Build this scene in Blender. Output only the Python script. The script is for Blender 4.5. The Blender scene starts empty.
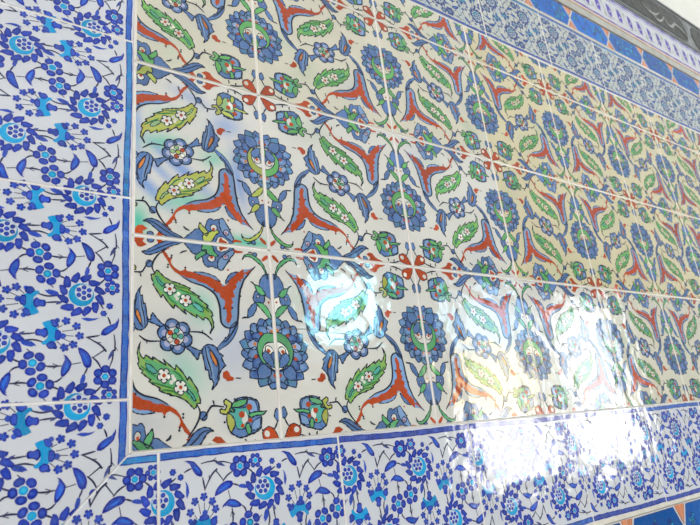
import bpy, math, random
import numpy as np
from mathutils import Matrix, Vector
from mathutils.geometry import tessellate_polygon
sc=bpy.context.scene; COL=sc.collection
S=.25                     # edge of one panel tile in metres
Z0=2.364                  # height of grid row 0
def W(u,v,y=0.): return Vector((u*S,y,Z0-v*S))
# ---------------------------------------------------------------- camera
FPX=567.74
R=Matrix(((0.82377691,0.10923122,-0.55629142),(0.09175759,0.94263398,0.32096997),(0.55943913,-0.31545162,0.76649731)))
cp=(-0.36413842,3.05479975,-2.56454419)
cam=bpy.data.cameras.new('camera'); co=bpy.data.objects.new('camera',cam); COL.objects.link(co); sc.camera=co
cam.sensor_width=36; cam.lens=36*FPX/700; cam.dof.use_dof=True; cam.dof.focus_distance=.80; cam.dof.aperture_fstop=9.0; cam.clip_start=.02; cam.clip_end=200
def axis(i,s):            # tile axes (u, v down, into the wall) -> world
    r=R[i]; return Vector((r[0]*s,r[2]*s,-r[1]*s))
M=Matrix.Identity(4)
for i,s in ((0,1),(1,-1),(2,-1)):
    a=axis(i,s)
    for k in range(3): M[k][i]=a[k]
M.translation=Vector((cp[0]*S,cp[2]*S,Z0-cp[1]*S)); co.matrix_world=M
# ---------------------------------------------------------------- world, light, exposure
w=bpy.data.worlds.new('sky'); sc.world=w; w.use_nodes=True
nt=w.node_tree; bg=nt.nodes['Background']
tc=nt.nodes.new('ShaderNodeTexCoord'); sx=nt.nodes.new('ShaderNodeSeparateXYZ'); rp=nt.nodes.new('ShaderNodeValToRGB')
nt.links.new(tc.outputs['Generated'],sx.inputs[0]); nt.links.new(sx.outputs['Z'],rp.inputs[0]); nt.links.new(rp.outputs[0],bg.inputs[0])
rp.color_ramp.elements[0].color=(.36,.37,.38,1); rp.color_ramp.elements[0].position=0.
rp.color_ramp.elements[1].color=(.50,.52,.55,1); rp.color_ramp.elements[1].position=.45
bg.inputs[1].default_value=1.0
sl=bpy.data.lights.new('soft_sun','SUN'); sl.energy=2.75; sl.angle=math.radians(50); sl.color=(1,.97,.92)
so=bpy.data.objects.new('soft_sun',sl); COL.objects.link(so); so.rotation_euler=Vector((-.75,-.95,.75)).to_track_quat('Z','Y').to_euler()
vs=sc.view_settings; vs.view_transform='Standard'; vs.look='None'; vs.gamma=1; vs.use_curve_mapping=False; vs.exposure=0.0
# ---------------------------------------------------------------- materials
def new_mat(name):
    m=bpy.data.materials.new(name); m.use_nodes=True; n=m.node_tree
    return m,n,n.nodes['Principled BSDF']
def N(n,t,**k):
    x=n.nodes.new(t)
    for a,b in k.items(): setattr(x,a,b)
    return x
def glazed(name,bump=1.0,rough=.09,ior=1.55,attr=True,base=(.8,.8,.8,1),speck=.0):
    m,n,p=new_mat(name); L=n.links.new
    g=N(n,'ShaderNodeNewGeometry')
    if attr:
        a=N(n,'ShaderNodeVertexColor',layer_name='pigment')
        n1=N(n,'ShaderNodeTexNoise'); n1.inputs['Scale'].default_value=95; n1.inputs['Detail'].default_value=3; L(g.outputs['Position'],n1.inputs['Vector'])
        n2=N(n,'ShaderNodeTexNoise'); n2.inputs['Scale'].default_value=420; n2.inputs['Detail'].default_value=2; L(g.outputs['Position'],n2.inputs['Vector'])
        ad=N(n,'ShaderNodeMath',operation='ADD'); L(n1.outputs[0],ad.inputs[0]); L(n2.outputs[0],ad.inputs[1])
        mr=N(n,'ShaderNodeMapRange'); mr.inputs[1].default_value=.7; mr.inputs[2].default_value=1.3; mr.inputs[3].default_value=.0; mr.inputs[4].default_value=.26; L(ad.outputs[0],mr.inputs[0])
        ml=N(n,'ShaderNodeMath',operation='MULTIPLY'); L(mr.outputs[0],ml.inputs[0]); L(a.outputs['Alpha'],ml.inputs[1])
        mx=N(n,'ShaderNodeMix',data_type='RGBA'); mx.inputs['B'].default_value=(.45,.50,.55,1); L(ml.outputs[0],mx.inputs['Factor']); L(a.outputs['Color'],mx.inputs['A'])
        # faint pale clouds in the whole glaze
        n3=N(n,'ShaderNodeTexNoise'); n3.inputs['Scale'].default_value=9; n3.inputs['Detail'].default_value=3; L(g.outputs['Position'],n3.inputs['Vector'])
        m3=N(n,'ShaderNodeMapRange'); m3.inputs[1].default_value=.3; m3.inputs[2].default_value=.7; m3.inputs[3].default_value=.93; m3.inputs[4].default_value=1.04; L(n3.outputs[0],m3.inputs[0])
        vm=N(n,'ShaderNodeVectorMath',operation='SCALE'); L(mx.outputs['Result'],vm.inputs[0]); L(m3.outputs[0],vm.inputs['Scale'])
        L(vm.outputs[0],p.inputs['Base Color'])
    else:
        p.inputs['Base Color'].default_value=base
    p.inputs['Roughness'].default_value=rough; p.inputs['IOR'].default_value=ior
    b1=N(n,'ShaderNodeTexNoise'); b1.inputs['Scale'].default_value=22; b1.inputs['Detail'].default_value=2; L(g.outputs['Position'],b1.inputs['Vector'])
    b2=N(n,'ShaderNodeTexNoise'); b2.inputs['Scale'].default_value=150; b2.inputs['Detail'].default_value=2; L(g.outputs['Position'],b2.inputs['Vector'])
    B1=N(n,'ShaderNodeBump'); B1.inputs['Strength'].default_value=1; B1.inputs['Distance'].default_value=.0014*bump; L(b1.outputs[0],B1.inputs['Height'])
    B2=N(n,'ShaderNodeBump'); B2.inputs['Strength'].default_value=1; B2.inputs['Distance'].default_value=.00010*bump; L(b2.outputs[0],B2.inputs['Height']); L(B1.outputs[0],B2.inputs['Normal'])
    L(B2.outputs[0],p.inputs['Normal'])
    return m
GLAZE=glazed('painted_glaze'); 
def rough_mat(name,c1,c2,scale,rough=.8,bump=.001,detail=4):
    m,n,p=new_mat(name); L=n.links.new
    g=N(n,'ShaderNodeNewGeometry'); t=N(n,'ShaderNodeTexNoise'); t.inputs['Scale'].default_value=scale; t.inputs['Detail'].default_value=detail
    L(g.outputs['Position'],t.inputs['Vector']); r=N(n,'ShaderNodeValToRGB'); L(t.outputs[0],r.inputs[0])
    r.color_ramp.elements[0].position=.35; r.color_ramp.elements[1].position=.65
    r.color_ramp.elements[0].color=(*c1,1); r.color_ramp.elements[1].color=(*c2,1); L(r.outputs[0],p.inputs['Base Color'])
    b=N(n,'ShaderNodeBump'); b.inputs['Distance'].default_value=bump; L(t.outputs[0],b.inputs['Height']); L(b.outputs[0],p.inputs['Normal'])
    p.inputs['Roughness'].default_value=rough
    return m
GROUT=rough_mat('grout',(.84,.76,.72),(.92,.88,.85),60,.8,.0003)
PLASTER=rough_mat('plaster',(.66,.62,.57),(.72,.69,.63),6,.9,.002)
DARKWALL=rough_mat('old_dark_wall',(.10,.085,.07),(.17,.15,.125),4,.9,.004)
STONE=rough_mat('paving',(.38,.36,.33),(.48,.46,.42),5,.6,.002)
MARBLE=rough_mat('marble_trim',(.62,.58,.51),(.76,.70,.62),40,.35,.0005)
PALEST=rough_mat('pale_slate',(.36,.35,.34),(.46,.45,.43),30,.4,.001)
GREYST=rough_mat('grey_slate',(.20,.20,.20),(.30,.30,.30),30,.45,.001)
DARKST=rough_mat('dark_slate',(.045,.045,.04),(.10,.095,.085),45,.4,.002)
FRAME=rough_mat('window_paint',(.55,.5,.42),(.62,.57,.5),12,.5,.001)
def emit(name,c,s):
    m,n,p=new_mat(name); p.inputs['Base Color'].default_value=(0,0,0,1); p.inputs['Emission Color'].default_value=(*c,1); p.inputs['Emission Strength'].default_value=s
    return m
DAYL=emit('bright_daylight_pane',(1,.98,.93),15); DAYW=emit('warm_daylight_pane',(1,.88,.55),12); DAY=emit('daylight_pane',(.86,.94,1),10)
DAYB=emit('blue_daylight_pane',(.50,.76,1.),9); DAYC=emit('cyan_daylight_pane',(.38,.85,1.),20)
TRIMGREY=rough_mat('grey_beige_moulding',(.42,.40,.36),(.54,.51,.46),35,.45,.0005)
# ---------------------------------------------------------------- helpers
def box_mesh(name,boxes,mat,parent=None,bev=0,mats=None):
    vs_=[];fs=[];mi=[]
    for bi,b in enumerate(boxes):
        x0,x1,y0,y1,z0,z1=b[:6]; o=len(vs_)
        vs_+=[(x0,y0,z0),(x1,y0,z0),(x1,y1,z0),(x0,y1,z0),(x0,y0,z1),(x1,y0,z1),(x1,y1,z1),(x0,y1,z1)]
        for f in ((0,3,2,1),(4,5,6,7),(0,1,5,4),(1,2,6,5),(2,3,7,6),(3,0,4,7)): fs.append([o+k for k in f]); mi.append(b[6] if len(b)>6 else 0)
    me=bpy.data.meshes.new(name); me.from_pydata(vs_,[],fs)
    for m in (mats or [mat]): me.materials.append(m)
    for i,q in enumerate(mi): me.polygons[i].material_index=q
    o=bpy.data.objects.new(name,me); COL.objects.link(o); o.parent=parent
    if bev:
        md=o.modifiers.new('bevel','BEVEL'); md.width=bev; md.segments=2
    return o
def tag(o,label=None,cat=None,group=None,kind=None):
    for k,v in (('label',label),('category',cat),('group',group),('kind',kind)):
        if v: o[k]=v
    return o
# pigments are linear colours; a 4th value is how unevenly the brush laid them
PAL=dict(ground=(.77,.74,.685,0),tealblue=(.05,.26,.34,1),navyblue=(.02,.07,.30,.6),ink=(.018,.022,.045,.25),ink2=(.05,.09,.04,.3),blue=(.075,.18,.45,1),sky=(.20,.35,.62,1),green=(.10,.45,.15,1),green2=(.03,.22,.06,.3),
 lime=(.27,.50,.06,1),yellow=(.50,.52,.05,1),teal=(.06,.43,.36,1),red=(.50,.062,.006,.3),orange=(.68,.22,.03,.5),white=(.80,.78,.72,0),lilac=(.42,.44,.66,1),
 cobalt=(.022,.075,.55,.6),cobaltd=(.010,.022,.33,.4),bright=(.02,.17,.80,.5),turq=(.0,.34,.72,.5),cyan=(.01,.50,.80,.5),stem=(.03,.03,.10,.4),stemblue=(.05,.07,.28,.5),bground=(.73,.74,.79,0),bwhite=(.70,.74,.80,0),
 purple=(.10,.05,.42,.5),greygreen=(.36,.38,.30,.5))
DES=[('F',4,'green',0.0075,[(978,165),(970,135),(955,103),(928,79),(899,56),(875,50),(856,56),(847,75),(853,48),(875,35),(905,39),(941,62),(965,96),(977,131),(985,163)]),
('D',4,'blue',(20,0.006),[(915,33)]),
('L',6,'ink',0.007,[(874,25),(888,23),(903,32)]),
('F',2,'sky',0,[(531,198),(565,216),(611,232),(645,242),(679,260),(702,280),(716,309),(724,345),(725,386),(727,421),(741,441),(764,449),(785,440),(806,419),(813,371),(818,329),(825,280),(832,242),(842,216),(849,201),(874,161),(918,105),(884,125),(851,131),(823,152),(799,179),(777,200),(759,229),(733,218),(710,207),(681,194),(646,184),(612,177),(566,171),(531,177)]),
('L',6,'ink',0.01,[(542,203),(588,227),(645,242),(679,260),(702,280),(716,309),(724,345),(725,386),(727,421),(741,441),(764,449),(785,442),(806,419)]),
('L',6,'ink',0.01,[(918,105),(890,138),(874,161),(852,191),(839,227),(832,242),(825,280),(818,329),(815,371),(809,410),(803,431),(778,472),(754,507),(733,522)]),
('F',3,'blue',0.008,[(773,440),(809,410),(810,428),(784,472),(757,507),(733,524),(711,561),(702,550),(725,525),(746,496),(748,507),(763,478)]),
('L',2,'ink',0.03,[(806,431),(791,460),(769,495),(742,524),(724,539),(705,557)]),
('L',3,'blue',0.02,[(806,431),(791,460),(769,495),(742,524),(724,539),(705,557)]),
('F',3,'sky',0.007,[(600,172),(647,170),(681,177),(710,189),(732,212),(704,206),(669,194),(646,190),(612,180)]),
('F',3,'blue',0.007,[(756,216),(763,194),(778,168),(799,154),(823,147),(805,173),(777,200),(759,221)]),
('P',4,'red',0,[(385,9),(419,8),(445,60),(475,106),(482,110),(495,103),(484,129),(503,158),(531,175),(549,169),(558,154),(566,171),(589,173),(612,179),(646,185),(681,191),(710,207),(733,215),(741,236),(759,229),(777,200),(799,179),(817,156),(835,142),(851,126),(853,149),(884,130),(918,105),(909,123),(883,151),(874,168),(864,152),(852,160),(852,179),(837,187),(837,202),(822,195),(822,205),(809,218),(815,231),(793,255),(803,284),(783,294),(793,317),(783,324),(787,345),(779,361),(782,390),(771,417),(759,426),(751,409),(758,379),(755,355),(744,347),(751,308),(728,291),(726,270),(717,272),(697,262),(698,253),(680,245),(645,226),(620,221),(611,212),(565,207),(531,196),(503,179),(486,159),(472,130),(453,102),(433,76),(408,40)]),
('P',4,'red',0,[(951,61),(967,39),(983,28),(993,37),(985,51),(960,71)]),
('D',6,'ink',(9,0),[(471,160)]),
('D',6,'ink',(9,0),[(558,154)]),
('D',6,'ink',(9,0),[(700,261)]),
('D',6,'ink',(9,0),[(830,279)]),
('D',6,'ink',(9,0),[(488,106)]),
('D',6,'ink',(9,0),[(786,344)]),
('D',6,'ink',(9,0),[(744,349)]),
('D',6,'ink',(9,0),[(528,854)]),
('D',6,'ink',(9,0),[(510,905)]),
('F',3,'blue',0.0075,[(528,11),(548,32),(568,49),(591,71),(620,72),(637,64),(648,110),(656,128),(673,139),(691,132),(711,140),(726,138),(743,147),(750,126),(771,106),(787,66),(801,39),(797,17),(738,-6),(650,-9),(592,-10)]),
('F',4,'sky',0.008,[(723,141),(721,110),(730,81),(755,47),(791,21),(800,38),(784,70),(768,106),(743,147)]),
('D',5,'white',(32,0.006),[(689,89)]),
('D',6,'red',(14,0),[(688,81)]),
('D',5,'lilac',(26,0.006),[(758,70)]),
('D',6,'red',(10,0),[(757,66)]),
('F',5,'green',0.008,[(633,-1),(676,13),(696,46),(722,69),(692,82),(672,67),(649,54),(626,37)]),
('F',5,'green',0.008,[(613,110),(607,82),(626,56),(649,38),(658,59),(643,79),(628,94)]),
('F',5,'white',0.006,[(697,-2),(708,35),(737,42),(770,20),(768,-9)]),
('P',6,'red',0,[(714,9),(728,40),(738,26),(762,17),(750,-7)]),
('P',5,'red',0,[(794,17),(815,23),(848,23),(842,33),(815,38),(797,33)]),
('L',6,'ink',0.009,[(527,80),(539,67),(559,59)]),
('D',5,'red',(9,0),[(772,142)]),
('D',6,'ink',(7,0),[(783,92)]),
('F',4,'blue',0.0075,[(996,136),(965,146),(941,179),(934,222),(960,259),(995,272),(1016,222),(1020,134)]),
('F',4,'blue',0.0075,[(941,227),(909,248),(896,286),(909,309),(947,312),(960,264)]),
('F',3,'white',0.006,[(939,293),(960,259),(996,252),(1022,308),(992,357),(952,321)]),
('D',6,'red',(10,0),[(979,293)]),
('D',6,'red',(7,0),[(991,274)]),
('D',5,'lilac',(14,0.005),[(923,273)]),
('F',5,'green',0.0075,[(906,208),(942,222),(966,254),(945,267),(921,247)]),
('L',6,'ink',0.008,[(886,194),(899,201),(912,217)]),
('F',4,'blue',0.0075,[(861,389),(866,352),(885,324),(907,307),(916,315),(907,350),(886,380)]),
('L',6,'ink',0.009,[(832,395),(847,389),(868,390)]),
('F',5,'green',0.0075,[(909,306),(947,309),(979,337),(991,377),(977,377),(953,358),(927,329)]),
('F',3,'blue',0.01,[(732,879),(744,925),(764,939),(780,948),(814,943),(827,938),(855,932),(879,921),(894,909),(897,862),(889,841),(885,799),(861,784),(832,778),(786,781),(756,814),(744,839)]),
('F',4,'sky',0.006,[(834,786),(860,790),(874,803),(882,838),(847,847),(830,817)]),
('F',4,'sky',0.006,[(848,896),(857,881),(892,865),(888,906),(864,920),(844,918)]),
('F',4,'teal',0.006,[(753,819),(802,824),(830,817),(838,851),(822,889),(810,911),(781,912),(765,886),(741,844)]),
('F',4,'yellow',0.009,[(720,792),(729,784),(743,792),(755,801),(753,819),(770,832),(761,840),(741,836),(735,846),(724,848),(704,843),(699,832),(705,824),(722,829),(731,813),(721,805)]),
('F',5,'green',0.008,[(753,819),(762,801),(791,789),(835,783),(819,809),(784,820)]),
('F',5,'yellow',0.008,[(733,841),(752,852),(767,876),(765,901),(747,927),(736,904),(729,874)]),
('F',5,'green',0.008,[(835,859),(838,849),(864,842),(899,841),(926,840),(905,855),(869,858),(849,865)]),
('F',5,'green',0.008,[(823,937),(817,909),(822,887),(835,892),(843,916),(839,933)]),
('F',5,'white',0,[(818,837),(829,859),(828,879),(809,893),(800,873),(811,855)]),
('D',6,'red',(24,0),[(801,851)]),
('D',6,'red',(24,0),[(840,820)]),
('D',6,'red',(18,0),[(841,877)]),
('D',6,'red',(15,0),[(803,899)]),
('L',6,'ink',0.009,[(594,803),(607,834),(599,868),(575,906),(544,938)]),
('D',5,'blue',(30,0.007),[(622,851)]),
('L',6,'ink',0.009,[(612,867),(632,850),(660,813),(688,812),(721,817)]),
('L',6,'ink',0.008,[(667,787),(671,795),(673,806)]),
('L',6,'ink',0.008,[(802,954),(808,964),(805,978)]),
('D',6,'ink',(10,0),[(829,778)]),
('D',6,'ink',(9,0),[(771,785)]),
('D',6,'ink',(9,0),[(719,881)]),
('D',6,'ink',(9,0),[(747,927)]),
('F',4,'red',0.006,[(897,956),(895,935),(911,918),(932,909),(955,918),(972,945),(987,977),(1004,1010),(969,991),(940,981),(906,970)]),
('D',5,'white',(24,0),[(919,939)]),
('L',6,'ink',0.008,[(958,921),(969,903),(977,883)]),
('F',4,'blue',0.0075,[(975,823),(993,841),(993,867),(980,884),(963,865),(967,842)]),
('L',6,'ink',0.009,[(901,963),(871,975),(836,984),(813,985)]),
('L',6,'ink',0.008,[(853,978),(849,967),(855,960)]),
('D',6,'ink',(8,0),[(899,922)]),
('F',6,'blue',0.008,[(332,85),(357,80),(379,63),(414,33),(448,14),(488,7),(528,11),(505,27),(476,40),(442,65),(413,88),(379,102),(354,98),(336,88)]),
('L',7,'ink',0.006,[(340,89),(379,84),(419,57),(476,24),(517,12)]),
('D',5,'blue',(26,0.006),[(366,18)]),
('P',4,'red',0,[(646,953),(671,937),(693,941),(707,962),(748,980),(773,992),(795,1014),(661,1003),(639,991),(667,984),(670,969)]),
('P',3,'red',0,[(544,938),(531,942),(552,967),(574,983),(585,977),(563,959)]),
('F',3,'lime',0.009,[(331,517),(311,551),(312,579),(320,607),(311,610),(322,635),(343,650),(332,657),(355,675),(383,696),(372,701),(398,716),(426,732),(418,740),(452,753),(475,757),(467,761),(506,768),(544,787),(566,807),(580,821),(591,812),(594,800),(611,798),(608,774),(596,751),(603,748),(579,711),(562,684),(554,701),(530,664),(501,633),(497,654),(469,632),(441,607),(454,635),(420,613),(390,595),(394,611),(358,584),(351,600),(333,587),(320,553)]),
('F',4,'green',0,[(352,594),(360,605),(394,613),(420,623),(454,638),(480,652),(499,658),(524,674),(540,695),(557,711),(579,732),(600,758),(600,769),(588,793),(577,800),(556,777),(539,758),(506,745),(479,729),(430,712),(392,696),(360,666),(357,635)]),
('F',5,'teal',0.006,[(357,624),(382,631),(414,662),(398,669),(374,656),(360,640)]),
('F',5,'teal',0.006,[(556,739),(578,762),(583,773),(591,789),(578,785),(564,762),(548,751)]),
('L',6,'green2',0.008,[(328,625),(355,648),(403,681)]),
('L',6,'green2',0.008,[(387,704),(436,720),(485,734)]),
('L',6,'green2',0.008,[(486,658),(513,674),(540,710)]),
('L',6,'green2',0.008,[(430,738),(479,744),(506,760)]),
('W',5,'white',(50,0),[(443,678)]),
('W',5,'white',(50,0),[(520,730)]),
('D',5,'white',(16,0),[(491,696)]),
('D',5,'white',(16,0),[(477,708)]),
('D',5,'white',(15,0),[(484,683)]),
('F',4,'blue',0.009,[(641,543),(667,535),(695,547),(709,575),(727,586),(720,602),(737,635),(727,642),(707,667),(700,699),(685,724),(665,743),(675,719),(670,695),(659,699),(653,655),(641,656),(633,607),(628,564)]),
('F',5,'sky',0,[(650,553),(660,580),(671,624),(678,677),(680,714),(664,677),(651,634),(641,580)]),
('F',5,'orange',0.006,[(666,556),(680,575),(697,616),(693,641),(677,616),(666,583)]),
('L',6,'ink',0.008,[(656,545),(678,575),(700,616),(703,656),(691,698)]),
('L',6,'ink',0.007,[(644,547),(649,596),(662,645),(669,687)]),
('P',4,'red',0,[(721,667),(741,656),(752,667),(756,681),(774,690),(768,703),(742,706),(732,697),(720,689)]),
('L',6,'ink',0.01,[(782,691),(807,692)]),
('F',3,'blue',0.009,[(342,415),(386,423),(389,402),(397,390),(409,407),(433,435),(456,449),(441,460),(405,443),(372,432),(342,430)]),
('L',6,'ink',0.009,[(320,487),(355,516),(380,524),(432,524)]),
('L',6,'ink',0.008,[(364,524),(367,535)]),
('R',5,'blue',0.085,[(499,502)]),
('M',3,'blue',0,[(997,582)])]
BOR=[('O',4,'cobalt',0,[(499,205)]),
('F',5,'cobalt',0.006,[(662,374),(652,366),(654,351),(647,339),(657,328),(677,326),(691,337),(682,352),(680,370)]),
('F',4,'turq',0.0,[(632,338),(622,321),(645,307),(669,299),(693,302),(710,317),(714,333),(706,337),(691,326),(670,324),(651,331)]),
('F',5,'cobalt',0.006,[(614,321),(611,305),(635,285),(645,299),(636,313)]),
('F',5,'cobalt',0.006,[(655,299),(657,282),(674,275),(698,282),(696,297),(676,300)]),
('F',5,'cobalt',0.006,[(717,329),(703,313),(712,294),(731,295),(736,316),(727,327)]),
('D',5,'cobalt',(22,0),[(615,294)]),
('D',5,'cobalt',(26,0),[(681,270)]),
('D',5,'cobalt',(18,0),[(729,296)]),
('N',4,'cobalt',(5,36,12,0.3),[(616,260)]),
('N',4,'cobalt',(5,36,12,0.3),[(637,219)]),
('N',4,'cobalt',(5,36,12,0.3),[(678,205)]),
('N',4,'cobalt',(5,36,12,0.3),[(716,228)]),
('N',4,'cobalt',(5,36,12,0.3),[(730,261)]),
('L',2,'stem',0.006,[(645,291),(635,272)]),
('L',2,'stem',0.006,[(661,273),(653,230)]),
('L',2,'stem',0.006,[(678,268),(680,229)]),
('L',2,'stem',0.006,[(690,272),(707,237)]),
('L',2,'stem',0.006,[(703,292),(726,268)]),
('L',2,'stem',0.007,[(677,439),(674,405),(670,373)]),
('L',2,'stem',0.007,[(705,431),(698,379),(708,340)]),
('F',3,'stemblue',0.0,[(675,437),(667,425),(663,410),(671,415),(679,427)]),
('F',4,'cobalt',0.0,[(704,424),(704,405),(716,388),(728,377),(725,398),(718,416)]),
('F',4,'cobalt',0.0,[(487,348),(488,329),(499,300),(510,306),(506,328),(497,341)]),
('N',4,'cobalt',(5,42,36,0.15),[(794,374)]),
('N',4,'cobalt',(6,44,30,0.0),[(852,99)]),
('N',4,'cobalt',(6,28,24,0.0),[(928,81)]),
('N',4,'cobalt',(6,30,14,0.2),[(542,91)]),
('N',4,'cobalt',(6,28,12,0.5),[(576,115)]),
('F',4,'cobalt',0,[(602,204),(598,181),(600,154),(595,131),(607,149),(613,176),(608,192)]),
('F',4,'cobalt',0.006,[(671,124),(650,118),(632,98),(618,70),(604,57),(590,56),(603,51),(623,55),(638,60),(659,83),(674,106)]),
('F',5,'bright',0,[(663,108),(642,88),(636,76),(652,88)]),
('L',2,'stem',0.0075,[(684,182),(680,156),(674,127)]),
('L',2,'stem',0.0075,[(682,180),(701,146),(720,118),(744,99),(736,105),(770,149)]),
('L',2,'stem',0.007,[(705,137),(705,121)]),
('L',2,'stem',0.007,[(767,155),(789,132),(818,116)]),
('L',2,'stem',0.007,[(667,71),(699,66),(739,65),(738,72),(775,73),(811,84)]),
('F',4,'stemblue',0,[(735,74),(760,74),(783,93),(760,88),(745,81)]),
('L',2,'stem',0.006,[(724,63),(739,53)]),
('L',2,'stem',0.007,[(513,146),(533,130),(556,116)]),
('L',2,'stem',0.007,[(591,98),(609,90),(624,86)]),
('L',2,'stem',0.006,[(877,71),(887,57)]),
('F',4,'cobalt',0.006,[(727,211),(733,190),(753,167),(782,154),(810,157),(815,172),(803,185),(774,195),(750,205)]),
('F',5,'bright',0,[(750,191),(774,175),(796,168),(779,182)]),
('F',4,'cobalt',0,[(842,186),(848,175),(869,176),(883,184),(899,179),(883,193),(869,194),(852,190)]),
('L',2,'stem',0.007,[(813,169),(829,174),(845,181)]),
('L',2,'stem',0.007,[(800,231),(792,194)]),
('F',4,'cobalt',0.006,[(759,265),(765,251),(776,242),(795,230),(823,236),(844,250),(854,262),(844,268),(818,268),(793,261),(774,255)]),
('F',5,'bright',0,[(788,246),(805,241),(830,251),(840,259),(812,254)]),
('L',2,'stem',0.0075,[(806,331),(809,304),(806,266)]),
('L',2,'stem',0.006,[(797,302),(804,283)]),
('L',2,'stem',0.006,[(818,299),(809,283)]),
('L',2,'stem',0.007,[(873,305),(869,280),(853,262)]),
('L',2,'stem',0.007,[(777,448),(786,429),(792,413)]),
('L',2,'stem',0.007,[(891,113),(908,127),(921,144)]),
('L',2,'stem',0.007,[(935,326),(945,315)])]
# ---------------------------------------------------------------- painting: polygons with a layer, a pigment and an element number
def smooth(pts,closed,sub=4):
    P=[np.array(p,float) for p in pts]; n=len(P)
    if n<3: return P
    tan=[]
    for i in range(n):
        a=P[(i-1)%n] if (closed or i>0) else P[i]; b=P[(i+1)%n] if (closed or i<n-1) else P[i]
        t=(b-a)*.5
        d1=P[i]-a; d2=b-P[i]; l1=np.hypot(*d1); l2=np.hypot(*d2)
        if l1>0 and l2>0 and np.dot(d1,d2)/(l1*l2)<.15: t=t*0
        else:
            m=min(l1 or l2,l2 or l1); L=np.hypot(*t)
            if L>m*.95 and L>0: t=t*(m*.95/L)
        tan.append(t)
    out=[]
    for i in range(n if closed else n-1):
        p0,p1,m0,m1=P[i],P[(i+1)%n],tan[i],tan[(i+1)%n]
        for k in range(sub):
            s=k/sub; out.append((2*s**3-3*s*s+1)*p0+(s**3-2*s*s+s)*m0+(3*s*s-2*s**3)*p1+(s**3-s*s)*m1)
    if not closed: out.append(P[-1])
    return out
class Paint:
    def __init__(s): s.tri=[];s.lay=[];s.col=[];s.el=[];s.e=0
    def poly(s,pts,lay,col,fan=None):
        s.e+=1
        if fan is not None:
            c=sum(pts)/len(pts)
            for i in range(len(pts)): s.tri.append((pts[i],pts[(i+1)%len(pts)],c)); s.lay.append(lay); s.col.append((col,col,fan)); s.el.append(s.e)
            return
        v=[Vector((p[0],p[1],0)) for p in pts]
        for t in tessellate_polygon([v]): s.tri.append(tuple(pts[k] for k in t)); s.lay.append(lay); s.col.append((col,)*3); s.el.append(s.e)
    def ribbon(s,pts,wd,lay,col,closed=False,taper=False):
        s.e+=1; n=len(pts); 
        if n<2: return
        nr=[]
        for i in range(n):
            a=pts[i-1] if (i>0 or closed) else pts[i]; b=pts[(i+1)%n] if (i<n-1 or closed) else pts[i]
            d=b-a; l=np.hypot(*d) or 1; nr.append(np.array([-d[1],d[0]])/l)
        A=[];B=[]
        for i in range(n):
            f=1.
            if taper: f=.55+.55*math.sin(math.pi*min(1,max(0,i/(n-1))))
            else: f=.85+.3*math.sin(i*1.7+s.e)
            A.append(pts[i]+nr[i]*wd*f/2); B.append(pts[i]-nr[i]*wd*f/2)
        for i in range(n if closed else n-1):
            j=(i+1)%n
            for t in ((A[i],A[j],B[j]),(A[i],B[j],B[i])): s.tri.append(t); s.lay.append(lay); s.col.append((col,)*3); s.el.append(s.e)
    def disc(s,c,r,lay,col,n=12,ink=0,fan=None):
        p=[np.array([c[0]+r*math.cos(6.2832*k/n),c[1]+r*math.sin(6.2832*k/n)]) for k in range(n)]
        s.poly(p,lay,col,fan)
        if ink: s.ribbon(p,ink,lay+.5,'ink',True)
    def fill(s,pts,lay,col,ink=0,inkcol='ink',fan=None,sharp=False):
        q=[np.array(p,float) for p in pts] if sharp else smooth(pts,True)
        s.poly(q,lay,col,fan)
        if ink: s.ribbon(q,ink*.85,lay+.5,inkcol,True)
    def petal(s,c,a,r0,r1,wd,lay,col,ink=0,inkcol='ink',fan=None,skew=0.,tip=.3):
        d=np.array([math.cos(a),math.sin(a)]); t=np.array([-d[1],d[0]]); c=np.array(c); L=r1-r0
        pts=[c+d*r0,c+d*(r0+L*.35)+t*wd*.5,c+d*(r0+L*.72)+t*wd*(.45+skew),c+d*r1+t*wd*skew*2,c+d*(r0+L*.72)-t*wd*(.45-skew),c+d*(r0+L*.35)-t*wd*.5]
        s.fill(pts,lay,col,ink,inkcol,fan)
    def arrays(s):
        T=np.array(s.tri,float); return T,np.array(s.lay,float),s.col,np.array(s.el)
def xf(pts,f): return [f(np.array(p,float)/1000) for p in pts]
def rosette(P,c,r):
    for k in range(6):
        a=k*math.pi/3+.3; q=(c[0]+r*.62*math.cos(a),c[1]+r*.62*math.sin(a))
        P.disc(q,r*.42,4.1+.01*k,'blue',14,.009); P.disc(q,r*.2,5,'lilac',8)
    P.disc(c,r*.55,5.2,'white',12,.006)
    for k in range(5):
        a=k*1.2566; P.disc((c[0]+r*.34*math.cos(a),c[1]+r*.34*math.sin(a)),r*.16,5.8,('teal','red','white','red','teal')[k],8,.004)
    P.disc(c,r*.17,6.2,'green',8,.006)
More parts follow.
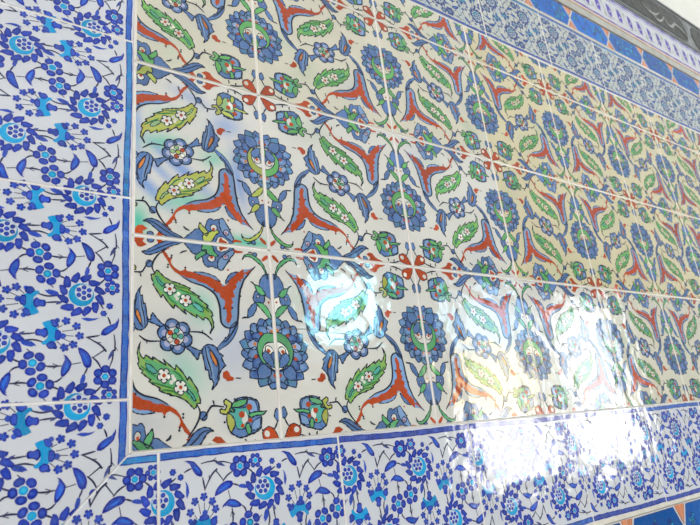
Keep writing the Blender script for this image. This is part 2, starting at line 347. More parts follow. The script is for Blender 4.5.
def medallion(P0,c0):
    P=Paint(); P.e=P0.e; c=(0.,0.)
    rg=random.Random(4)
    n=20
    for k in range(n):           # outer ring of pointed petals
        a=k*2*math.pi/n+.12; P.petal(c,a,.115,.214+rg.uniform(-.016,.014),.070,3+.01*k,'blue',.009,skew=.14,fan=('sky','blue','tealblue','navyblue')[k%4])
    for k in range(n-4):
        a=k*2*math.pi/(n-4)+.3; P.petal(c,a,.09,.168+rg.uniform(-.008,.008),.062,4+.01*k,('navyblue','blue','sky')[k%3],.008,skew=-.12,fan=('blue','sky','lilac')[k%3])
    for k in range(11):
        a=k*2*math.pi/11; P.disc((c[0]+.128*math.cos(a),c[1]+.128*math.sin(a)),.011,5.4,'red' if k%2 else 'orange',7)
    P.disc((c[0],c[1]-.005),.112,5.5,'green',26,.008)           # green crescent ring
    P.disc((c[0],c[1]+.018),.083,6.,'white',22,.007)
    for s_ in (-1,1):
        P.disc((c[0]+s_*.04,c[1]-.010),.024,6.3,'white',12,.006); P.disc((c[0]+s_*.045,c[1]-.004),.011,6.6,'red',8)
        P.fill([(c[0]+s_*x,c[1]+y) for x,y in ((.0,.07),(.03,.02),(.065,.0),(.085,.03),(.07,.06),(.03,.085))],6.7,'blue',.007)
        P.fill([(c[0]+s_*x,c[1]+y) for x,y in ((.0,.055),(.004,.0),(.022,-.006),(.034,.02),(.02,.05))],7.2,'blue',.006)
    P.fill([(c[0],c[1]+.01),(c[0]+.022,c[1]+.06),(c[0],c[1]+.125),(c[0]-.022,c[1]+.06)],7.7,'green',.006)
    for s_ in (-1,1):
        P.petal((c[0],c[1]+.03),math.pi/2+s_*.75,.06,.17,.07,5.6,'blue',.008)
    K=.89; c0=np.array(c0)
    for t,l,cc,e in zip(P.tri,P.lay,P.col,P.el): P0.tri.append(tuple(c0+K*np.array(a) for a in t)); P0.lay.append(l); P0.col.append(cc); P0.el.append(e)
    P0.e=P.e
def jag(q,rg):
    out=[]; n=len(q)
    for i in range(n):
        a,b=q[i],q[(i+1)%n]; d=b-a; L=np.hypot(*d); out.append(a)
        m=int(L/.017)
        for k in range(1,m):
            nn=np.array([-d[1],d[0]])/L; out.append(a+d*k/m+nn*(.0038 if k%2 else -.003)*rg.uniform(.5,1.3))
    return out
def design():
    P=Paint(); rj=random.Random(8)
    for rot in (0,1):
        f=(lambda p:p) if not rot else (lambda p:np.array([1-p[0],1-p[1]]))
        for k,l,c,wd,pts in DES:
            q=xf(pts,f)
            if k=='F': P.fill(q,l,c,wd)
            elif k=='P': P.fill(jag(q,rj),l,c,0,sharp=True)
            elif k=='L': P.ribbon(smooth(q,False),wd*.95,l+.7,c,taper=True)
            elif k=='D': P.disc(q[0],wd[0]/1650,l+.6,c,10,wd[1])
            elif k=='W':
                r=wd[0]/1650
                for j in range(5):
                    a=j*1.2566+.3; P.disc((q[0][0]+r*.6*math.cos(a),q[0][1]+r*.6*math.sin(a)),r*.48,6.1,'white',10,.006)
                P.disc(q[0],r*.62,6.7,'white',10); P.disc(q[0],r*.3,6.8,'red',8)
            elif k=='R' and not rot: rosette(P,(.5,.5),.082)
            elif k=='M': medallion(P,np.array([.999,.557])) if not rot else None
        if rot:      # second medallion is the first one turned about the tile centre
            Q=Paint(); medallion(Q,np.array([.999,.557])); off=P.e
            for t,l,c,e in zip(Q.tri,Q.lay,Q.col,Q.el):
                P.tri.append(tuple(np.array([1-a[0],1-a[1]]) for a in t)); P.lay.append(l); P.col.append(c); P.el.append(off+e)
            P.e+=Q.e
    return P
BP=.47; BW=.715; BC=(.8406,.357)
def bflower(P,c,n,R_,r,ph,bead):
    R_/=2050; r/=2050
    if bead:
        for k in range(n): a=ph+k*6.2832/n; P.disc((c[0]+R_*.66*math.cos(a),c[1]+R_*.66*math.sin(a)),R_*.40,4,'cobaltd',7,fan='cobalt')
        P.disc(c,R_*.5,4.4,'cobalt',6); P.disc(c,R_*.16,4.6,'bright',5); return
    for k in range(n):
        a=ph+k*6.2832/n; d=r+R_*.82; q=(c[0]+d*math.cos(a),c[1]+d*math.sin(a)); w_=R_*(1.0 if n==5 else .86)
        P.fill([(q[0]+R_*.82*math.cos(b_)*math.cos(a)-w_*math.sin(b_)*math.sin(a),q[1]+R_*.82*math.cos(b_)*math.sin(a)+w_*math.sin(b_)*math.cos(a)) for b_ in [t*6.2832/8 for t in range(8)]],4,'cobaltd',0,fan='cobalt')
        P.disc(q,R_*.42,4.3,'cobalt',8)
    P.disc(c,r*1.12,4.5,'bwhite',12); P.disc(c,r*.95,4.6,'turq',12); P.disc(c,r*.5,4.8,'cyan',8)
def lotus(P,c):
    rg=random.Random(2)
    for k in range(12):
        a=k*6.2832/12+.2; t=a+.45
        P.petal((c[0]-.012*math.cos(t),c[1]-.012*math.sin(t)),a,.062,.108+rg.uniform(-.004,.006),.037,4,'cobaltd',fan='cobalt',skew=.30)
    P.disc(c,.055,4.4,'bwhite',18); P.disc(c,.051,4.5,'turq',18,fan='cyan')
    c2=(c[0]-.010,c[1]-.010)
    P.disc(c2,.036,4.7,'bwhite',16)
    for k in range(6):
        a=k*6.2832/6; P.disc((c2[0]+.0235*math.cos(a),c2[1]+.0235*math.sin(a)),.0105,4.9,'cobaltd',8,fan='cobalt')
    P.disc(c2,.0105,5.0,'cobalt',8)
def border_design(length,extra=None):
    P=Paint(); k0=-2; k1=int(length/BP)+3
    for rot in (0,1):
        for k in range(k0,k1):
            if rot: f=lambda p,k=k:np.array([2*BC[0]-p[0]+(k-1)*BP,2*BC[1]-p[1]])
            else: f=lambda p,k=k:np.array([p[0]+(k-1)*BP,p[1]])
            for kk,l,c,wd,pts in BOR:
                q=xf(pts,f)
                if kk=='F':
                    m=sum(q)/len(q)
                    if c=='bwhite': continue
                    if c=='bright': P.fill(q,l+.3,c)
                    elif c=='turq': P.fill([m+(a-m)*np.array([1.12,1.75]) for a in q],l-.3,c,0,fan=None)
                    elif c=='cobalt': P.fill(q,l,'cobaltd' if wd else 'cobalt',0); P.fill([m+(a-m)*.72 for a in q],l+.2,'cobalt',0)
                    else: P.fill(q,l,c,0)
                elif kk=='L': P.ribbon(smooth(q,False),wd,l,c,taper=True)
                elif kk=='D': P.disc(q[0],wd[0]/2050,l,c,9)
                elif kk=='O': lotus(P,q[0])
                elif kk=='N': bflower(P,q[0],wd[0],wd[1],wd[2],wd[3]+rot*math.pi,wd[1]<40 and wd[2]<22)
    return P
def clip_tri(t,cols,poly):
    """Sutherland-Hodgman against a convex counter-clockwise-or-clockwise half-plane list [(nx,ny,d)] keeping n.p>=d; colours are interpolated"""
    V=[(np.array(a),np.array(c)) for a,c in zip(t,cols)]
    for nx,ny,d in poly:
        O=[]
        for i in range(len(V)):
            a,ca=V[i]; b,cb=V[(i+1)%len(V)]; da=a[0]*nx+a[1]*ny-d; db=b[0]*nx+b[1]*ny-d
            if da>=0: O.append((a,ca))
            if (da>=0)!=(db>=0): s=da/(da-db); O.append((a+(b-a)*s,ca+(cb-ca)*s))
        V=O
        if len(V)<3: return []
    return V
def make_tile(name,P,outline,ground,place,seed=0,thick=.008,warp=.004,tint=None,jit=.1,halos=(),inset=.008,mat=None):
    """outline: convex polygon in pattern coordinates; place(u,v)->tile-local (x,z); the painted face looks to -Y"""
    T,Ly,Co,El=P
    rs=np.random.RandomState(seed); ph=rs.rand(4)*6.28
    A=np.array([sum(((q[0]*r[1]-r[0]*q[1]) for q,r in zip(outline,outline[1:]+outline[:1])))]); sg=1 if A[0]>0 else -1
    def planes(ins):
        H=[]
        for q,r in zip(outline,outline[1:]+outline[:1]):
            dx,dy=r[0]-q[0],r[1]-q[1]; l=math.hypot(dx,dy); nx,ny=-dy/l*sg,dx/l*sg; H.append((nx,ny,nx*q[0]+ny*q[1]+ins))
        return H
    H=planes(inset)
    X=T.copy()
    X[...,0]+=warp*np.sin(T[...,1]*5+ph[0])+warp*.5*np.sin(T[...,0]*11+ph[1]); X[...,1]+=warp*np.sin(T[...,0]*6+ph[2])+warp*.5*np.sin(T[...,1]*12+ph[3])
    D=np.stack([X[...,0]*nx+X[...,1]*ny-d for nx,ny,d in H],-1)      # tri,3,planes
    drop=(D<0).all(1).any(1); inside=(D>=0).all((1,2))
    ne=int(El.max())+1; br=1+jit*rs.randn(ne)
    verts=[];faces=[];cols=[]
    def emit_poly(vv,lay):
        o=len(verts)
        for a,c in vv:
            x,z=place(a[0],a[1]); verts.append((x,-.00004*(lay+1),z)); cols.append(c)
        faces.append(list(range(o,o+len(vv))))
    def colour(cn,e):
        c=np.array((tint or {}).get(cn,PAL[cn]),float).copy(); 
        if cn not in('ground','bground','ink','bwhite'): c[:3]*=br[e]
        return c
    # slab with a worn rounded edge
    g=np.array(PAL[ground] if not tint or ground not in tint else tint[ground]); gs=g.copy(); gs[:3]*=.9
    def ring(ins,y,c):
        o=len(verts); n=len(outline); cen=np.mean(outline,0)
        for i in range(n):
            a=planes(ins)[i-1]; b=planes(ins)[i]
            det=a[0]*b[1]-a[1]*b[0]; p=((a[2]*b[1]-a[1]*b[2])/det,(a[0]*b[2]-a[2]*b[0])/det)
            x,z=place(*p); verts.append((x,y,z)); cols.append(c)
        return o
    n=len(outline); rs_=[ring(0,thick,gs),ring(0,.0009,gs),ring(.0014,.0003,g),ring(.004,0,g)]
    for a,b in zip(rs_,rs_[1:]):
        for i in range(n): faces.append([a+i,a+(i+1)%n,b+(i+1)%n,b+i])
    faces.append([rs_[-1]+i for i in range(n)]); faces.append([rs_[0]+i for i in range(n)])
    nb=len(faces)
    if halos:                                   # soft runs of colour in the glaze, blended on a fine grid
        ox=[q[0] for q in outline]; oy=[q[1] for q in outline]; NG=44
        gx=np.linspace(min(ox)+inset,max(ox)-inset,NG+1); gy=np.linspace(min(oy)+inset,max(oy)-inset,NG+1)
        XX,YY=np.meshgrid(gx,gy,indexing='ij'); CC=np.tile(g,(NG+1,NG+1,1))
        for (hx,hy,rx,ry,rot,cn,st) in halos:
            dx=XX-hx; dy=YY-hy; a=(dx*math.cos(rot)+dy*math.sin(rot))/rx; c_=(-dx*math.sin(rot)+dy*math.cos(rot))/ry
            wgt=st*np.exp(-1.9*(a*a+c_*c_))[...,None]; hc=np.array(PAL[cn]); hc[3]=.3; CC=CC*(1-wgt)+hc*wgt
        o=len(verts)
        for p_ in range(NG+1):
            for q_ in range(NG+1):
                x,z=place(gx[p_],gy[q_]); verts.append((x,-.00003,z)); cols.append(CC[p_,q_])
        for p_ in range(NG):
            for q_ in range(NG): k=o+p_*(NG+1)+q_; faces.append([k,k+1,k+NG+2,k+NG+1])
    cache={}
    for i in np.nonzero(~drop)[0]:
        e=int(El[i]); cs=[]
        for cn in Co[i]:
            key=(cn,e)
            if key not in cache: cache[key]=colour(cn,e)
            cs.append(cache[key])
        if inside[i]: vv=list(zip(X[i],cs))
        else: vv=clip_tri(X[i],cs,H)
        if vv: emit_poly(vv,Ly[i])
    me=bpy.data.meshes.new(name); me.from_pydata(verts,[],faces)
    # every painted face looks at the room
    ca=me.color_attributes.new('pigment','FLOAT_COLOR','POINT'); ca.data.foreach_set('color',np.clip(np.array(cols),0,1).astype(np.float32).ravel())
    me.materials.append(mat or GLAZE); me.update()
    nrm=np.zeros(len(faces)*3,np.float32); me.polygons.foreach_get('normal',nrm); bad=np.nonzero(nrm.reshape(-1,3)[:,1]>.5)[0]
    import bmesh
    bm=bmesh.new(); bm.from_mesh(me); bm.faces.ensure_lookup_table()
    fl=[bm.faces[int(b)] for b in bad if b!=nb-1]
    if fl: bmesh.ops.reverse_faces(bm,faces=fl)
    bm.to_mesh(me); bm.free()
    o=bpy.data.objects.new(name,me); COL.objects.link(o)
    return o
# ================================================================ the place
PLX0,PLX1=-3.0,9.0
tag(box_mesh('wall_back',[(PLX0,PLX1,.008,.35,0,3.9)],PLASTER),kind='structure')
tag(box_mesh('floor',[(PLX0,PLX1,-5.2,.35,-.12,0)],STONE),kind='structure')
# opposite wall of the porch, with its windows
WINS=[(4.6,6.1,1.0,3.4,[(1.9,DAYL),(2.6,DAYW),(3.33,DAYB)]),(6.4,8.15,1.0,3.4,[(1.9,DAYL),(3.33,DAY)]),(2.75,3.65,2.65,3.5,[(3.43,DAYC)])]
YO=-4.0
def opposite():
    bx=[];x=PLX0
    for (a,b,z0,z1,_) in sorted(WINS,key=lambda t:t[0]):
        bx.append((x,a,YO-.3,YO,0,3.9)); bx.append((a,b,YO-.3,YO,0,z0)); bx.append((a,b,YO-.3,YO,z1,3.9)); x=b
    bx.append((x,PLX1,YO-.3,YO,0,3.9))
    tag(box_mesh('wall_front',bx,DARKWALL),kind='structure')
    for i,(a,b,z0,z1,m) in enumerate(sorted(WINS,key=lambda t:t[0])):
        r=bpy.data.objects.new('window_%d'%(i+1),None); COL.objects.link(r); r.location=((a+b)/2,YO-.12,z0); tag(r,kind='structure')
        def rel(q): return (q[0]-(a+b)/2,q[1]-(a+b)/2,q[2]-(YO-.12),q[3]-(YO-.12),q[4]-z0,q[5]-z0)
        e=.002; fr=[(a+e,a+.07,YO-.16,YO-.08,z0+e,z1-e),(b-.07,b-e,YO-.16,YO-.08,z0+e,z1-e),(a+.07,b-.07,YO-.16,YO-.08,z0+e,z0+.07),(a+.07,b-.07,YO-.16,YO-.08,z1-.07,z1-e)]
        box_mesh('window_frame',[rel(q) for q in fr],FRAME,r)
        zz=z0+.07
        for zt,mm in m:
            box_mesh('window_pane',[rel((a+.07,b-.07,YO-.125,YO-.115,zz,zt-.03))],mm,r)
            if zt<z1-.08: box_mesh('transom',[rel((a+.07,b-.07,YO-.15,YO-.09,zt-.03,zt+.03))],FRAME,r)
            zz=zt+.03
opposite()
# ---------------------------------------------------------------- tile panel
U=[0,.98,2.002,3.0045,4.019,5.006,5.99,7,8]
V=[-.98,.019,1.0,1.981,2.985]
PU0,PV0,PV1,PU1=.272,-.322,2.962,8.0
G=.005
DES_P=design().arrays()
rng=random.Random(11)
ORD=['first','second','third','fourth','fifth','sixth','seventh','eighth']
ROWN={0:'cut top row under the upper border',1:'second row from the top',2:'third row from the top',3:'lowest row above the lower border'}
TILT={}
PAL.update(runblue=(.16,.33,.74,.2),runteal=(.06,.60,.42,.2),crack=(.22,.15,.11,.2))
def CRK(t): a=.065+.50*t; b=.43+.02*t+.004*math.sin(t*23); return (1-a,b)   # this tile is a mirrored one
def floral(i,j):
    u0,u1,v0,v1=U[i],U[i+1],V[j],V[j+1]
    a0=(max(u0,PU0)+G-u0)/(u1-u0); a1=(min(u1,PU1)-G-u0)/(u1-u0); b0=(max(v0,PV0)+G-v0)/(v1-v0); b1=(min(v1,PV1)-G-v0)/(v1-v0)
    mir=(i+j-1)%2==1          # V[1] is grid row 0
    cu,cv=(u0+u1)/2,(v0+v1)/2
    if mir: A0,A1=1-a1,1-a0
    else: A0,A1=a0,a1
    def place(a,b):
        if mir: a=1-a
        if (i,j)==(0,3) and a<1 and b<1:      # the painter set this tile's motifs a little to the left
            k=min(1,(a-a0)*12,(b-b0)*12,(b1-b)*20,(a1-a)*20) if a0<a<a1 and b0<b<b1 else 0
            a-=.022*math.sin(math.pi*a)*k; b-=.018*math.sin(math.pi*b)*k
        return ((u0+a*(u1-u0)-cu)*S,-(v0+b*(v1-v0)-cv)*S)
    tint={}; hal=[]
    if (i,j)==(0,2):          # the tile whose colours ran, with yellow leaves
        tint=dict(lime=(.60,.58,.04,1),green=(.50,.56,.07,1),teal=(.30,.52,.20,1),sky=(.18,.32,.60,1))
        hal=[(.66,.72,.20,.05,-.75,'runblue',.9),(.60,.62,.20,.035,-.75,'runblue',.7),(.71,.40,.04,.18,0,'runblue',.7),(.45,.62,.24,.05,-.7,'runblue',.85),(.57,.46,.16,.07,.1,'runteal',.7),(.70,.93,.07,.12,0,'runteal',.95),(.46,.78,.18,.06,.2,'runteal',.7),
             (.16,.60,.05,.24,.15,'runblue',.8),(.14,.97,.30,.05,0,'runteal',.9),(.30,.50,.10,.07,.3,'runteal',.6),(.22,.27,.13,.09,.2,'runblue',.6),(.55,.55,.14,.03,-.7,'runblue',.7),(.53,.28,.14,.06,.3,'runteal',.5),(.42,.14,.16,.05,-.3,'runblue',.5)]
        if mir: pass
    elif (i,j)==(0,3): hal=[(.78,.56,.18,.22,.4,'runblue',.3),(.63,.35,.09,.12,0,'runteal',.6),(.54,.66,.16,.12,.8,'runteal',.45),(.80,.86,.12,.10,0,'runblue',.3),(.36,.86,.2,.1,0,'blue',.2),(.5,.5,.16,.15,0,'blue',.25)]
    else:
        for k in range(4): hal.append((rng.uniform(.1,.9),rng.uniform(.1,.9),rng.uniform(.1,.2),rng.uniform(.06,.13),rng.uniform(0,3),rng.choice(['runblue','green','runteal']),rng.uniform(.06,.2)))
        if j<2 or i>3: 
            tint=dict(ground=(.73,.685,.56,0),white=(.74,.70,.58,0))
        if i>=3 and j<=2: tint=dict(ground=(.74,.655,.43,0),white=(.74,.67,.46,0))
        tint=dict(tint,yellow=(.14,.46,.10,1)) if (i,j)!=(1,3) else tint
        if j<=2: tint=dict(tint,green=(.11,.45,.09,1),lime=(.20,.50,.08,1),teal=(.09,.42,.22,1))
    src=DES_P
    if (i,j)==(1,3):          # hairline crack across this tile
        Q=Paint(); Q.e=int(DES_P[3].max())+1; Q.ribbon([np.array(CRK(t/9)) for t in range(10)],.006,8.4,'crack')
        src=(np.concatenate([DES_P[0],np.array(Q.tri)]),np.concatenate([DES_P[1],np.array(Q.lay)]),list(DES_P[2])+Q.col,np.concatenate([DES_P[3],np.array(Q.el)]))
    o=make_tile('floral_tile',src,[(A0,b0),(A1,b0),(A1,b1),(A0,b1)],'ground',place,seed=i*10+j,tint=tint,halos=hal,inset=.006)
    o.location=W(cu,cv); rx,rz=TILT.get((i,j),(rng.uniform(-.004,.004),rng.uniform(-.004,.004))); o.rotation_euler=(rx,0,rz)
    ex=''
    if (i,j)==(0,2): lab='white floral tile with yellow leaves and blue-green colour runs, first in the third row from the top'
    elif (i,j)==(0,3): lab='white floral tile at the lower left corner of the panel, green saz leaves'
    else: lab='square white floral tile with red and green scrolls, %s from the left in the %s'%(ORD[i],ROWN[j])
    lab=' '.join(lab.split()[:16]) if len(lab.split())>16 else lab
    tag(o,lab,'tile','floral tiles of the framed panel')
for j in range(4):
    for i in range(8): floral(i,j)
# ---------------------------------------------------------------- blue and white border frame
BMIT=(PU0-.004,2.962)
def bline(P,x0,x1,q0,q1,seed):
    rg=random.Random(seed); n=max(2,int((x1-x0)/.03)); 
    a=[np.array([x0+(x1-x0)*k/n,q0+rg.uniform(-.0015,.0015)]) for k in range(n+1)]; b=[np.array([x0+(x1-x0)*k/n,q1+rg.uniform(-.0015,.0015)]) for k in range(n+1)]
    shade=rg.choice(['blue1','blue2','blue3'])
    for k in range(n):
        P.poly([a[k],a[k+1],b[k+1],b[k]],3,shade)
    P.ribbon(a,.005,3.4,'cobaltd'); P.ribbon(b,.005,3.4,'cobaltd')
PAL.update(blue1=(.015,.13,.58,1),blue2=(.03,.07,.44,1),blue3=(.01,.24,.62,1))
BD=border_design(.94)
def border_tile(name,p0,p1,mapf,lab,grp,seed,cut=None,rib=False,tilt=None):
    """mapf: pattern (p,q) -> grid (u,v)"""
    P=Paint(); P.tri=list(BD.tri);P.lay=list(BD.lay);P.col=list(BD.col);P.el=list(BD.el);P.e=BD.e
    sh=round((p0)/BP)*BP
    off=np.array([sh,0.]); P.tri=[(t[0]+off,t[1]+off,t[2]+off) for t in P.tri]
    bline(P,p0-.8,p1+.05,.012,.038,seed); bline(P,p0-.8,p1+.05,.682,.709,seed+50)
    if rib:
        for k in range(-1,4):
            x=sh+.20+k*BP; P.ribbon(smooth([np.array([x+.05*math.sin(t*1.3),.03+.65*t/5]) for t in range(6)],False),.016,3.6,'paleblue')
    out=cut or [(p0+.004,.0),(p1-.004,.0),(p1-.004,.715),(p0+.004,.715)]
    c=np.mean([mapf(*q) for q in out],0)
    def place(a,b):
        u,v=mapf(a,b); return ((u-c[0])*S,-(v-c[1])*S)
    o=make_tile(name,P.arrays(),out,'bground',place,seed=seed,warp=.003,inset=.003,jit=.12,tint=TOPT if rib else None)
    o.location=W(*c); t=tilt or (rng.uniform(-.004,.004),rng.uniform(-.004,.004)); o.rotation_euler=(t[0],0,t[1])
    tag(o,lab,'border tile',grp); return o
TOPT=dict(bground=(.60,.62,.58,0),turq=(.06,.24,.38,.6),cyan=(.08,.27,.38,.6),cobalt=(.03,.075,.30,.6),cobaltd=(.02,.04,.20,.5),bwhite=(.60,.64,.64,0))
PAL['paleblue']=(.38,.56,.68,.2)
Lm=lambda p,q:(BMIT[0]-q,1.79+p)
gl='blue and white border tiles left of the panel'
Vtop=PV0+.0
labL=['blue and white flower border tile at the left edge, topmost of the left column',
 'blue and white flower border tile at the left edge, second from the top','blue and white flower border tile at the left edge, upper middle of the frame',
 'blue and white flower border tile at the left edge, lower middle, fully framed height']
lv=[(-.32,-.055),(-.055,.885),(.885,1.795),(1.795,2.74)]
labs=['short blue flower border tile high on the left column, above the picture','blue flower border tile topmost in the left column','blue flower border tile second from the top in the left column','blue flower border tile in the left column, whole between two joints']
for k,((v0,v1),lab) in enumerate(zip(lv,labs)):
    cut=None
    if k==0: cut=[(v0-1.79+.001,0),(v1-1.79-.004,0),(v1-1.79-.004,.715),(v0-.661-1.79+.001,.715)]
    border_tile('border_tile',v0-1.79,v1-1.79,Lm,lab,gl,100+k,cut)
p0=2.74-1.79; pe=BMIT[1]-1.79
border_tile('border_tile',p0,pe+.72,Lm,'slanted blue flower border tile, upper half of the lower left corner',gl,105,[(p0+.004,0),(pe-.001,0),(pe+.715-.001,.715),(p0+.004,.715)])
OFB=.379
Bm=lambda p,q:(OFB+p,BMIT[1]+q)
gb='blue and white border tiles below the panel'
ub=[.39,1.302,2.25,3.27,4.22,5.16,6.1,7.04,8.0]
s0=BMIT[0]-OFB
border_tile('border_tile',s0-.05,ub[0]-OFB,Bm,'narrow slanted blue flower border tile, lower half of the lower left corner',gb,110,[(s0+.001,0),(ub[0]-OFB-.004,0),(ub[0]-OFB-.004,.715),(s0-.715+.001,.715)])
BT={}
for k in range(8):
    lab='blue flower border tile below the panel, %s from the slanted corner%s'%(ORD[k],{2:', yellowish glare',3:', white glare'}.get(k,''))
    border_tile('border_tile',ub[k]-OFB,ub[k+1]-OFB,Bm,lab,gb,111+k,tilt=BT.get(k))
TV=-.328
Tm=lambda p,q:(7.95-p,TV-.925*q)
ut=[8.0-.94*k for k in range(0,9)]+[BMIT[0]]
gt='blue and white border tiles above the panel'
n=len(ut)-1
for k in range(n):
    a,b=7.95-ut[k],7.95-ut[k+1]
    cut=None
    if k==n-1: cut=[(a+.004,0),(b-.001,0),(b+.715-.001,.715),(a+.004,.715)]
    lab='blue flower border tile above the panel, %s from the left along the upper border'%(ORD+['ninth'])[n-1-k]
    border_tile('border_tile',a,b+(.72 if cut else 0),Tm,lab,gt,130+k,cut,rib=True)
# ---------------------------------------------------------------- turquoise cartouche strips
PAL.update(coral=(.76,.27,.12,.3),lapis=(.0,.12,.50,.2),aqua=(.0,.36,.62,.3),navy=(.015,.03,.20,.3),strip=(.70,.68,.66,0))
def cartouche(u0,u1,v0,v1,lab,grp,seed):
    P=Paint(); rg=random.Random(seed); L_=u1-u0; Hh=v1-v0; m=Hh/2; e=.012; d=.095
    P.poly([np.array(q) for q in ((e,m),(d,e),(L_-d,e),(L_-e,m),(L_-d,Hh-e),(d,Hh-e))],1,'lapis')
    P.ribbon([np.array(q) for q in ((e,m),(d,e),(L_-d,e),(L_-e,m),(L_-d,Hh-e),(d,Hh-e))],.007,5,'navy',True)
    for sx in (0,1):
        for sy in (0,1):
            f=lambda x,y:np.array([x if not sx else L_-x,y if not sy else Hh-y])
            P.poly([f(.0,.004),f(d-.022,.004),f(.0,m-.03)],1,'coral'); P.ribbon([f(.0,m-.03),f(d-.022,.004)],.005,2,'navy')
    for s_,wd in ((.5,.02),(.5,.02)):
        ph=rg.uniform(0,6); pts=[np.array([d+(L_-2*d)*t/20,m+Hh*.28*math.sin(ph+t*.9)]) for t in range(21)]; P.ribbon(pts,.010,2.2,'navy')
    for k in range(16):
        x=rg.uniform(d,L_-d); y=rg.uniform(.04,Hh-.04); r=rg.uniform(.012,.026)
        P.disc((x,y),r,2.6+.01*k,rg.choice(['aqua','aqua','tealdeep']),9,.004)
        if r>.018: P.disc((x,y),r*.45,3.8,'navy',7)
        a=rg.uniform(0,6); P.petal((x,y),a,r,r+.05,.022,2.4,rg.choice(['aqua','navy','tealdeep']),0)
    cu,cv=(u0+u1)/2,(v0+v1)/2
    pl=lambda a,b:((u0+a-cu)*S,-(v0+b-cv)*S)
    o=make_tile('cartouche_tile',P.arrays(),[(.003,0),(L_-.003,0),(L_-.003,Hh),(.003,Hh)],'strip',pl,seed=seed,warp=.002,inset=.0,jit=.16)
    o.location=W(cu,cv); o.rotation_euler=(rng.uniform(-.004,.004),0,rng.uniform(-.004,.004)); tag(o,lab,'tile',grp)
PAL['tealdeep']=(.01,.22,.34,.5)
CW=.737
k0=0
us=[4.113+CW*(k-6) for k in range(0,13)]
for k in range(len(us)-1):
    if us[k]>8.6: break
    cartouche(us[k],us[k+1],-1.310,-1.022,'turquoise hexagon cartouche tile with coral corners, %s from the left above the border'%(ORD+['ninth','tenth','eleventh','twelfth'])[k],'cartouche tiles above the upper border',200+k)
us2=[3.645+CW*(k-5) for k in range(0,12)]
for k in range(len(us2)-1):
    cartouche(us2[k],us2[k+1],3.71,4.06,'turquoise hexagon cartouche tile with coral corners, %s from the left under the border'%(ORD+['ninth','tenth','eleventh','twelfth'])[k],'cartouche tiles under the lower border',230+k)
# ---------------------------------------------------------------- mouldings, scroll border, carved frieze
def strip(name,v0,v1,mat,y0=-.002,x0=-.6,x1=9.,parts=None):
    return tag(box_mesh(name,[(x0*S,x1*S,y0,.0078,Z0-v1*S,Z0-v0*S)],mat,bev=.0008),kind='structure')
strip('trim_1',3.675,3.706,MARBLE,-.0005)
strip('trim_2',-1.018,-.994,MARBLE,-.0005)
strip('trim_3',-1.420,-1.316,TRIMGREY,-.003)
strip('trim_4',-1.462,-1.424,TRIMPEACH:=rough_mat('peach_trim',(.66,.46,.34),(.74,.58,.46),30,.4,.0004),-.004)
strip('trim_5',4.066,4.12,MARBLE,-.002)
PAL.update(pground=(.66,.65,.68,0),plum=(.09,.045,.40,.2))
def scroll(u0,u1,v0,v1,lab,seed):
    P=Paint(); L_=u1-u0; Hh=v1-v0; rg=random.Random(seed)
    def band(y,wd,c,l=2): P.ribbon([np.array([L_*t/12-.01*(t==0)+.01*(t==12),y+rg.uniform(-.001,.001)]) for t in range(13)],wd,l,c)
    band(.030,.034,'plum'); band(.075,.012,'purple'); band(Hh-.030,.036,'plum')
    mid=Hh/2+.02
    n=2
    for k in range(n):
        x=L_*(k+.5)/n; s_=1 if k%2 else -1
        P.ribbon(smooth([np.array([x-.20,mid-.09]),np.array([x-.05,mid-.11]),np.array([x,mid]),np.array([x+.05,mid+.11]),np.array([x+.20,mid+.09])],False),.020,3,'greyv')
        P.ribbon(smooth([np.array([x-.22,mid+.10]),np.array([x-.15,mid+.07]),np.array([x-.13,mid-.03]),np.array([x-.17,mid-.07])],False),.014,3.1,'greyv')
        for dx in (-.125,.115):
            P.fill([(x+dx-.035,mid-.11),(x+dx+.03,mid-.07),(x+dx+.045,mid+.02),(x+dx+.02,mid+.10),(x+dx-.04,mid+.06),(x+dx-.05,mid-.03)],4,'plum'); P.disc((x+dx,mid+.01),.016,5,'pground',7)
        P.petal((x,mid),1.57*s_,.04,.13,.04,3.5,'greygreen'); P.petal((x+.2,mid),-1.2*s_,.02,.11,.03,3.5,'greygreen')
    cu,cv=(u0+u1)/2,(v0+v1)/2
    o=make_tile('scroll_border_tile',P.arrays(),[(.004,0),(L_-.004,0),(L_-.004,Hh),(.004,Hh)],'pground',lambda a,b:((u0+a-cu)*S,-(v0+b-cv)*S),seed=seed,warp=.002,inset=.002)
    o.location=W(cu,cv); tag(o,lab,'border tile','purple scroll border tiles'); return o
PAL['greyv']=(.40,.39,.44,.3)
for k in range(10):
    u0=5.95+.94*(k-6)
    scroll(u0,u0+.94,-1.93,-1.468,'white scroll tile with purple leaves, %s from the left under the grey frieze'%(ORD+['ninth','tenth'])[k],300+k)
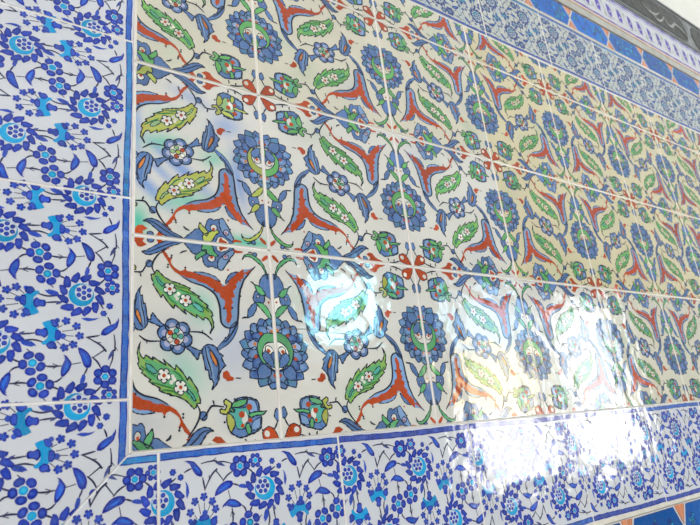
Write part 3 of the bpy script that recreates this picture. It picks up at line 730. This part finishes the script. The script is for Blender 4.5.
# carved grey frieze: each panel is a slab with a sunk dark cartouche and raised strokes
def frieze(u0,u1,v0,v1,lab,seed):
    r=bpy.data.objects.new('carved_frieze_panel',None); COL.objects.link(r); cu=(u0+u1)/2; r.location=W(cu,v1); 
    def P3(u,v): q=W(u,v); return (q.x-r.location.x,q.z-r.location.z)
    def prism(name,pts,y0,y1,mat,bev=.0):
        n=len(pts); vv=[(x,y0,z) for x,z in pts]+[(x,y1,z) for x,z in pts]; ff=[list(range(n)),list(range(n,2*n))[::-1]]+[[i,i+n,(i+1)%n+n,(i+1)%n] for i in range(n)]
        me=bpy.data.meshes.new(name); me.from_pydata(vv,[],ff); me.materials.append(mat); me.validate(); import bmesh; bm=bmesh.new(); bm.from_mesh(me); bmesh.ops.recalc_face_normals(bm,faces=bm.faces); bm.to_mesh(me); bm.free()
        o=bpy.data.objects.new(name,me); COL.objects.link(o); o.parent=r
        if bev: b=o.modifiers.new('bevel','BEVEL'); b.width=bev; b.segments=2
        return o
    prism('slab',[P3(*q) for q in ((u0,v0),(u1,v0),(u1,v1),(u0,v1))],-.002,.0078,GREYST,.0008)
    h=v1-v0; m=(v0+v1)/2; e=.06; pts=[]
    for sx,x in ((1,u1-.12),(-1,u0+.12)):
        for t in range(13):
            a=-math.pi/2+math.pi*t/12; pts.append((x+sx*(-.10+.16*math.cos(a)*(1-.15*math.sin(3*a)**2)),m+sx*math.sin(a)*(h/2-e)))
    prism('cartouche',[P3(*q) for q in pts],-.004,-.0021,DARKST,.0006)
    for v in (v0+.025,v1-.025): prism('edge_line',[P3(*q) for q in ((u0+.01,v-.008),(u1-.01,v-.008),(u1-.01,v+.008),(u0+.01,v+.008))],-.0035,-.0021,GREYST,.0003)
    rg=random.Random(seed); k=0; x=u0+.35
    while x<u1-.45:
        for c in range(2):
            L_=rg.uniform(.25,.5); y=m+rg.uniform(-.09,.12); bend=rg.uniform(.06,.14)*rg.choice([-1,1])
            cc=smooth([np.array([x,y-bend*.2]),np.array([x+L_*.35,y+bend]),np.array([x+L_*.7,y+bend*.8]),np.array([x+L_,y-bend*.3])],False,6); n=len(cc); top=[];bot=[]
            for i,q in enumerate(cc):
                wv=.014*math.sin(math.pi*(i+.6)/(n+.2))+.003; top.append((q[0],q[1]-wv)); bot.append((q[0],q[1]+wv))
            yy=-.0055-.0012*c
            prism('raised_stroke',[P3(*q) for q in top+bot[::-1]],yy,-.0041,PALEST)
            x+=.16
        x+=.22
    tag(r,lab,'carved frieze','carved grey frieze panels')
F0=8.12
frieze(F0-3.3,F0,-2.47,-1.94,'long dark grey carved frieze panel above the purple scroll border, left of the joint',1)
frieze(F0-6.6,F0-3.31,-2.47,-1.94,'dark grey carved frieze panel farthest to the left, above the purple scroll border',2)
frieze(F0+.01,F0+1.0,-2.47,-1.94,'short dark grey carved frieze panel at the right end, right of the joint',3)
strip('trim_6',-2.50,-2.474,GREYST,-.006)
# grout between and around the tiles
gb_=[]
yf,yb=.0002,.0079
def vs_strip(u,v0,v1,w_=.0049): gb_.append(((u-w_)*S,(u+w_)*S,yf,yb,Z0-v1*S,Z0-v0*S))
def hs_strip(v,u0,u1,w_=.0049): gb_.append((u0*S,u1*S,yf,yb,Z0-(v+w_)*S,Z0-(v-w_)*S))
for u in U[1:-1]: vs_strip(u,PV0,PV1)
for v in V[1:-1]: hs_strip(v,PU0,PU1)
box=[(-.45,PU0+.0045,yf,yb)]
def area(u0,u1,v0,v1,y=.0004): gb_.append((u0*S,u1*S,y,.0079,Z0-v1*S,Z0-v0*S))
vs_strip(.2725,PV0,PV1,.0043)
hs_strip(2.9595,PU0,PU1,.0024); hs_strip(-.3225,PU0,PU1,.0052)
for v in (-.055,.885,1.795,2.74): hs_strip(v,BMIT[0]-.713,BMIT[0]-.002,.0042)
for u in ub[:-1]: vs_strip(u,BMIT[1]+.002,BMIT[1]+.713,.0042)
for u in ut[1:-1]: vs_strip(u,TV-.659,TV-.002,.0042)
tag(box_mesh('trim_7',gb_,GROUT),kind='structure')
def slant(name,a,b):         # grout in the mitred corner joint
    A,B=W(*a),W(*b); d=(B-A).normalized(); nrm=Vector((-d.z,0,d.x))*.00016; vv=[]
    for y in (.0002,.0079):
        for q in (A+nrm,B+nrm,B-nrm,A-nrm): vv.append((q.x,y,q.z))
    me=bpy.data.meshes.new(name); me.from_pydata(vv,[],[(0,1,2,3),(7,6,5,4),(0,4,5,1),(1,5,6,2),(2,6,7,3),(3,7,4,0)]); me.materials.append(GROUT)
    o=bpy.data.objects.new(name,me); COL.objects.link(o); tag(o,kind='structure')
slant('trim_8',(BMIT[0]-.004,BMIT[1]+.004),(BMIT[0]-.713,BMIT[1]+.713))
slant('trim_9',(BMIT[0]-.004,TV-.004),(BMIT[0]-.713,TV-.657))
